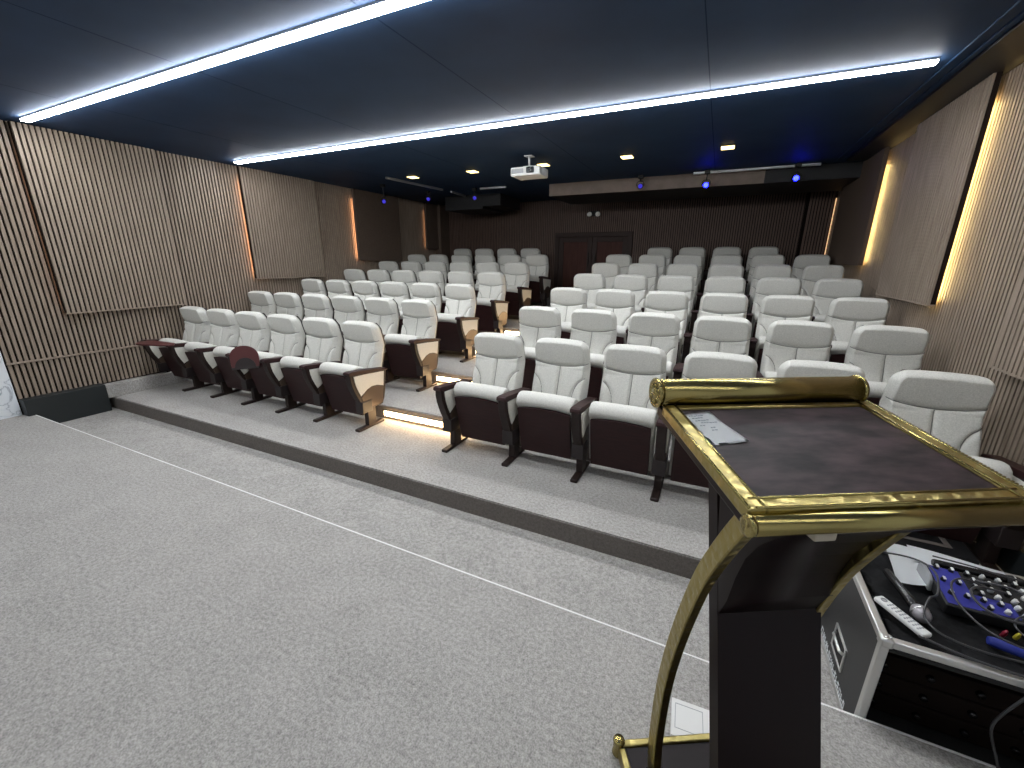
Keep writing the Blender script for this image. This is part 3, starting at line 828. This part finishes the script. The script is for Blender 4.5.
# black cloth over the deck
b = MB(); g = []
random.seed(5)
for j in range(25):
    row = []
    for i in range(29):
        x = CX0 + .04 + (w - .08) * i / 28; y = CY0 + .035 + (dp - .07) * j / 24
        zz = ZC + .026 + .006 * math.sin(x * 31 + y * 9) * math.sin(y * 27 - x * 7) + .004 * math.sin(x * 70 + y * 50)
        row.append(b.bm.verts.new((x, y, zz)))
    g.append(row)
for j in range(24):
    for i in range(28): b.face([g[j][i], g[j][i + 1], g[j + 1][i + 1], g[j + 1][i]], None, True)
bmesh.ops.solidify(b.bm, geom=b.bm.faces[:], thickness=.004)
tag(b.build('black_cloth', M['cloth']), 'rumpled black cloth spread over the top of the flight case', 'cloth')
# papers
def sheet(pts, z, name, label, curl=0.0):
    b = MB(); n = 8; g = []
    for j in range(n + 1):
        row = []
        for i in range(n + 1):
            u, v = i / n, j / n
            p = [(pts[0][k] * (1 - u) + pts[1][k] * u) * (1 - v) + (pts[3][k] * (1 - u) + pts[2][k] * u) * v for k in (0, 1)]
            row.append(b.bm.verts.new((p[0], p[1], z + curl * (u - .5) ** 2 + .003 * math.sin(5 * u + 3 * v))))
        g.append(row)
    for j in range(n):
        for i in range(n): b.face([g[j][i], g[j][i + 1], g[j + 1][i + 1], g[j + 1][i]], None, True)
    bmesh.ops.solidify(b.bm, geom=b.bm.faces[:], thickness=.001)
    return tag(b.build(name, M['paper']), label, 'paper', 'papers on the flight case')
sheet([(2.655, -.93), (2.78, -.915), (2.76, -1.17), (2.622, -1.205)], CZ1 + .012, 'paper_sheet', 'white paper under the black microphone at the far left of the case', .01)
sheet([(2.735, -.915), (3.02, -.958), (3.01, -1.045), (2.72, -1.03)], CZ1 + .018, 'paper_sheet', 'wide white paper running behind the mixer on the case', .004)
# mixer
mx = thing('mixing_console', 'black and blue mixing console on top of the flight case', 'mixer', (2.975, -1.185, ZC + .048), 0)
TM = Matrix.Rotation(.10, 4, 'X')
b = MB(); b.box(-.245, .245, -.105, .10, 0, .042, None, T=TM, bev=.006); b.build('chassis', M['black'], mx)
b = MB(); b.prism([(-.004, .0), (.104, .0), (.108, .030), (.09, .048), (.03, .050), (.006, .040)], 0, -.258, -.244, None, T=TM, bev=.004); b.build('end_cheek', M['greyplastic'], mx)
b = MB(); b.box(-.238, -.15, -.095, .092, .0415, .0435, None, T=TM); b.box(-.15, -.05, -.09, -.02, .0415, .0432, None, T=TM); b.build('blue_panel', M['bluepanel'], mx)
for i in range(11):
    for j in range(6):
        x = -.215 + i * .043; y = .085 - j * .032
        if i < 2 and j % 2: continue
        T = TM @ Matrix.Translation((x + .006 * (j % 2), y, .042))
        b = MB(); b.lathe([(.0085, 0), (.0075, .010), (.0055, .015), (.001, .016)], (M['black'], M['whiteplastic'], M['black'], M['greyplastic'], M['whiteplastic'])[(i * 2 + j * 3 + i * j) % 5] if i > 2 else M['black'], n=10, T=T)
        b.box(-.0035, .0035, -.011, .004, .0145, .0185, M['whiteplastic'], T=T)
        b.build('knob', None, mx)
# plugs
for x, y, m, nm, lb in ((2.862, -1.335, 'red', 'plug', 'red phono plug lying in front of the mixer'), (2.895, -1.33, 'yellow', 'plug', 'yellow phono plug lying in front of the mixer'), (2.935, -1.32, 'green', 'plug', 'green plug in front of the mixer, right of the yellow one')):
    b = MB(); T = Matrix.Translation((x, y, ZC + .040)) @ Matrix.Rotation(.35, 4, 'X')
    b.lathe([(.004, 0), (.0065, .003), (.0065, .022), (.0045, .025), (.004, .034), (.001, .035)], T=T, n=14)
    tag(b.build(nm, M[m]), lb, 'plug', 'plugs before the mixer')
b = MB(); b.tube([(2.80, -1.395, CZ1 + .006), (2.815, -1.398, CZ1 + .006), (2.93, -1.425, CZ1 + .006), (2.94, -1.427, CZ1 + .006)], [.012, .016, .016, .012], n=16)
tag(b.build('blue_tube', M['bluerubber']), 'blue rubber sleeve lying across the front of the mixer', 'sleeve')
# microphone with grey grille
def mic(p0, p1, r0, label, grille, rball):
    p0, p1 = Vector(p0), Vector(p1); d = (p1 - p0); L = d.length
    q = Vector((0, 0, 1)).rotation_difference(d.normalized()).to_matrix().to_4x4()
    T = Matrix.Translation(p0) @ q
    r = thing('microphone', label, 'microphone', (0, 0, 0), 0, 'microphones on the flight case')
    b = MB(); b.lathe([(r0 * .75, 0), (r0 * .9, .006), (r0 * .95, L * .5), (r0 * 1.15, L * .76), (r0 * 1.1, L * .78)], T=T, n=20); b.build('handle', M['blackgloss'], r)
    b = MB(); zc = L * .78
    prof = [(r0 * 1.1, zc), (rball * .95, zc + .012), (rball, zc + .022), (rball * .97, zc + .034), (rball * .8, zc + .047), (rball * .45, zc + .055), (.001, zc + .057)]
    b.lathe(prof, T=T, n=24); b.build('grille', grille, r)
    b = MB(); b.tube([T @ Vector((rball * math.cos(a), rball * math.sin(a), zc + .022)) for a in [2 * pi * k / 20 for k in range(20)]], .0022, n=6, closed=True); b.build('grille_ring', M['trimmetal'], r)
mic((2.598, -1.165, CZ1 + .024), (2.648, -1.385, CZ1 + .012), .0155, 'black microphone with a grey ball grille, beside the white remote', M['micgrille'], .0265)
mic((2.775, -1.04, CZ1 + .036), (3.04, -1.045, CZ1 + .036), .0150, 'long black microphone lying on the paper behind the mixer', M['black'], .020)
# remote control
r = thing('remote_control', 'white remote control lying on the near left corner of the flight case', 'remote control', (2.577, -1.405, CZ1 + .004), math.atan2(-.14, .095) + pi / 2)
b = MB(); b.box(-.019, .019, -.084, .084, 0, .018, None, bev=.006); b.build('body', M['whiteplastic'], r)
b = MB()
for j in range(8):
    for i in range(3): b.box(-.013 + i * .0095, -.0065 + i * .0095, -.062 + j * .014, -.056 + j * .014, .0175, .0195, None, bev=.0015)
b.lathe([(.010, .0175), (.0095, .0195), (.006, .0195), (.006, .018)], T=Matrix.Translation((0, .062, 0)), n=16)
b.build('buttons', M['greyplastic'], r)
# cables
def spline(key, n=8, closed=False):
    out = []; N = len(key)
    for i in range(N - 1 if not closed else N):
        P = [Vector(key[(i + k) % N]) if closed else Vector(key[min(max(i + k, 0), N - 1)]) for k in (-1, 0, 1, 2)]
        for s in range(n):
            t = s / n
            out.append(.5 * (2 * P[1] + (P[2] - P[0]) * t + (2 * P[0] - 5 * P[1] + 4 * P[2] - P[3]) * t * t + (-P[0] + 3 * P[1] - 3 * P[2] + P[3]) * t ** 3))
    if not closed: out.append(Vector(key[-1]))
    return out
z = CZ1 + .035
def cable(key, label, rad=.0035):
    b = MB(); b.tube(spline(key), rad, n=8); tag(b.build('cable', M['cable']), label, 'cable', 'cables on the flight case')
cable([(2.52, -1.08, CZ1 + .012), (2.62, -1.045, CZ1 + .03), (2.70, -1.10, z + .03), (2.725, -1.19, z + .045), (2.705, -1.28, z + .02), (2.66, -1.34, z + .03), (2.635, -1.40, z), (2.66, -1.455, z - .01), (2.74, -1.482, z - .012), (2.86, -1.478, z - .012), (2.98, -1.472, z - .010), (3.10, -1.468, z - .008)],
      'black cable looping from the paper around the grey microphone head')
cable([(2.87, -1.18, z + .03), (2.80, -1.185, z + .045), (2.755, -1.23, z + .04), (2.752, -1.31, z + .02), (2.79, -1.39, z + .005), (2.86, -1.435, z + .005), (2.98, -1.44, z + .005), (3.10, -1.43, z)],
      'black cable curving in front of the blue sleeve on the case')
cable([(2.84, -1.17, z + .04), (2.92, -1.20, z + .06), (2.96, -1.27, z + .06), (2.93, -1.35, z + .05), (2.86, -1.37, z + .045), (2.80, -1.34, z + .045), (2.79, -1.27, z + .05), (2.83, -1.22, z + .05), (2.90, -1.22, z + .05)],
      'black cable coiled on top of the mixer knobs', .004)
cable([(2.60, -1.478, CZ1 + .010), (2.70, -1.512, CZ1 + .010), (2.80, -1.524, CZ1 + .010), (2.95, -1.525, CZ1 + .010), (3.15, -1.52, CZ1 + .010)], 'black cable lying along the near aluminium rim of the case', .004)
cable([(2.83, -1.535, CZ1 + .010), (2.831, -1.548, CZ1 + .008), (2.832, -1.556, CZ1 - .02), (2.80, -1.556, .22), (2.79, -1.556, .15), (2.82, -1.558, .06), (2.84, -1.568, 0.008), (2.86, -1.60, 0.006)], 'black cable hanging down the open front of the case', .004)
cable([(3.045, -1.04, z + .002), (3.10, -1.05, z + .035), (3.18, -1.055, z + .035), (3.245, -1.09, z + .01)], 'thick black cable running right from the long microphone', .006)

cable([(3.05, -1.30, z + .02), (2.97, -1.29, z + .035), (2.90, -1.31, z + .03), (2.87, -1.36, z + .02), (2.90, -1.41, z + .015), (2.98, -1.43, z + .018), (3.06, -1.41, z + .02), (3.10, -1.36, z + .02)],
      'thin black cable looped around the coloured plugs', .003)
cable([(2.77, -1.04, z + .028), (2.86, -1.10, z + .055), (2.95, -1.13, z + .06), (3.05, -1.12, z + .06), (3.14, -1.16, z + .05), (3.20, -1.26, z + .02)],
      'thin black cable running across the back row of mixer knobs', .003)
# black boxed unit with a grey frame on the first tier behind the case
r = thing('equipment_box', 'black equipment box with a grey framed lid behind the flight case', 'box', (0, 0, 0))
b = MB(); b.box(2.80, 3.215, -.455, -.20, 0.0, .094, None, bev=.008); b.build('body', M['black'], r)
b = MB()
for q in ((2.85, 3.135, -.235, -.21), (2.85, 3.135, -.385, -.36), (2.85, 2.875, -.36, -.235), (3.11, 3.135, -.36, -.235)): b.box(*q, .0935, .0985, None, bev=.002)
b.build('lid_frame', M['greyframe'], r)

# ------------------------------------------------------------------ world, camera, colour
wd = bpy.data.worlds.new('World'); S.world = wd; wd.use_nodes = True
wd.node_tree.nodes['Background'].inputs[0].default_value = (0.01, 0.012, 0.016, 1)
wd.node_tree.nodes['Background'].inputs[1].default_value = 0.3
cd = bpy.data.cameras.new('camera'); co = bpy.data.objects.new('camera', cd); COL.objects.link(co)
cd.sensor_width = 36.0; cd.lens = 417.8 / 1024 * 36.0; cd.clip_start = 0.02; cd.clip_end = 60
Rr = ((0.90189557, 0.4319196, 0.00546277), (-0.12802699, 0.25521325, 0.95837116), (-0.41254512, 0.86505009, -0.28547307))
mw = Matrix.Identity(4)
for i in range(3):
    mw[i][0] = Rr[0][i]; mw[i][1] = Rr[1][i]; mw[i][2] = -Rr[2][i]
mw[0][3], mw[1][3], mw[2][3] = 1.857, -3.03, 1.521
co.matrix_world = mw
S.camera = co
S.view_settings.view_transform = 'Standard'; S.view_settings.look = 'None'
S.view_settings.exposure = 0.0; S.view_settings.gamma = 1.0; S.view_settings.use_curve_mapping = False
try:
    S.cycles.use_denoising = True; S.cycles.max_bounces = 6; S.cycles.sample_clamp_indirect = 6
except Exception: pass
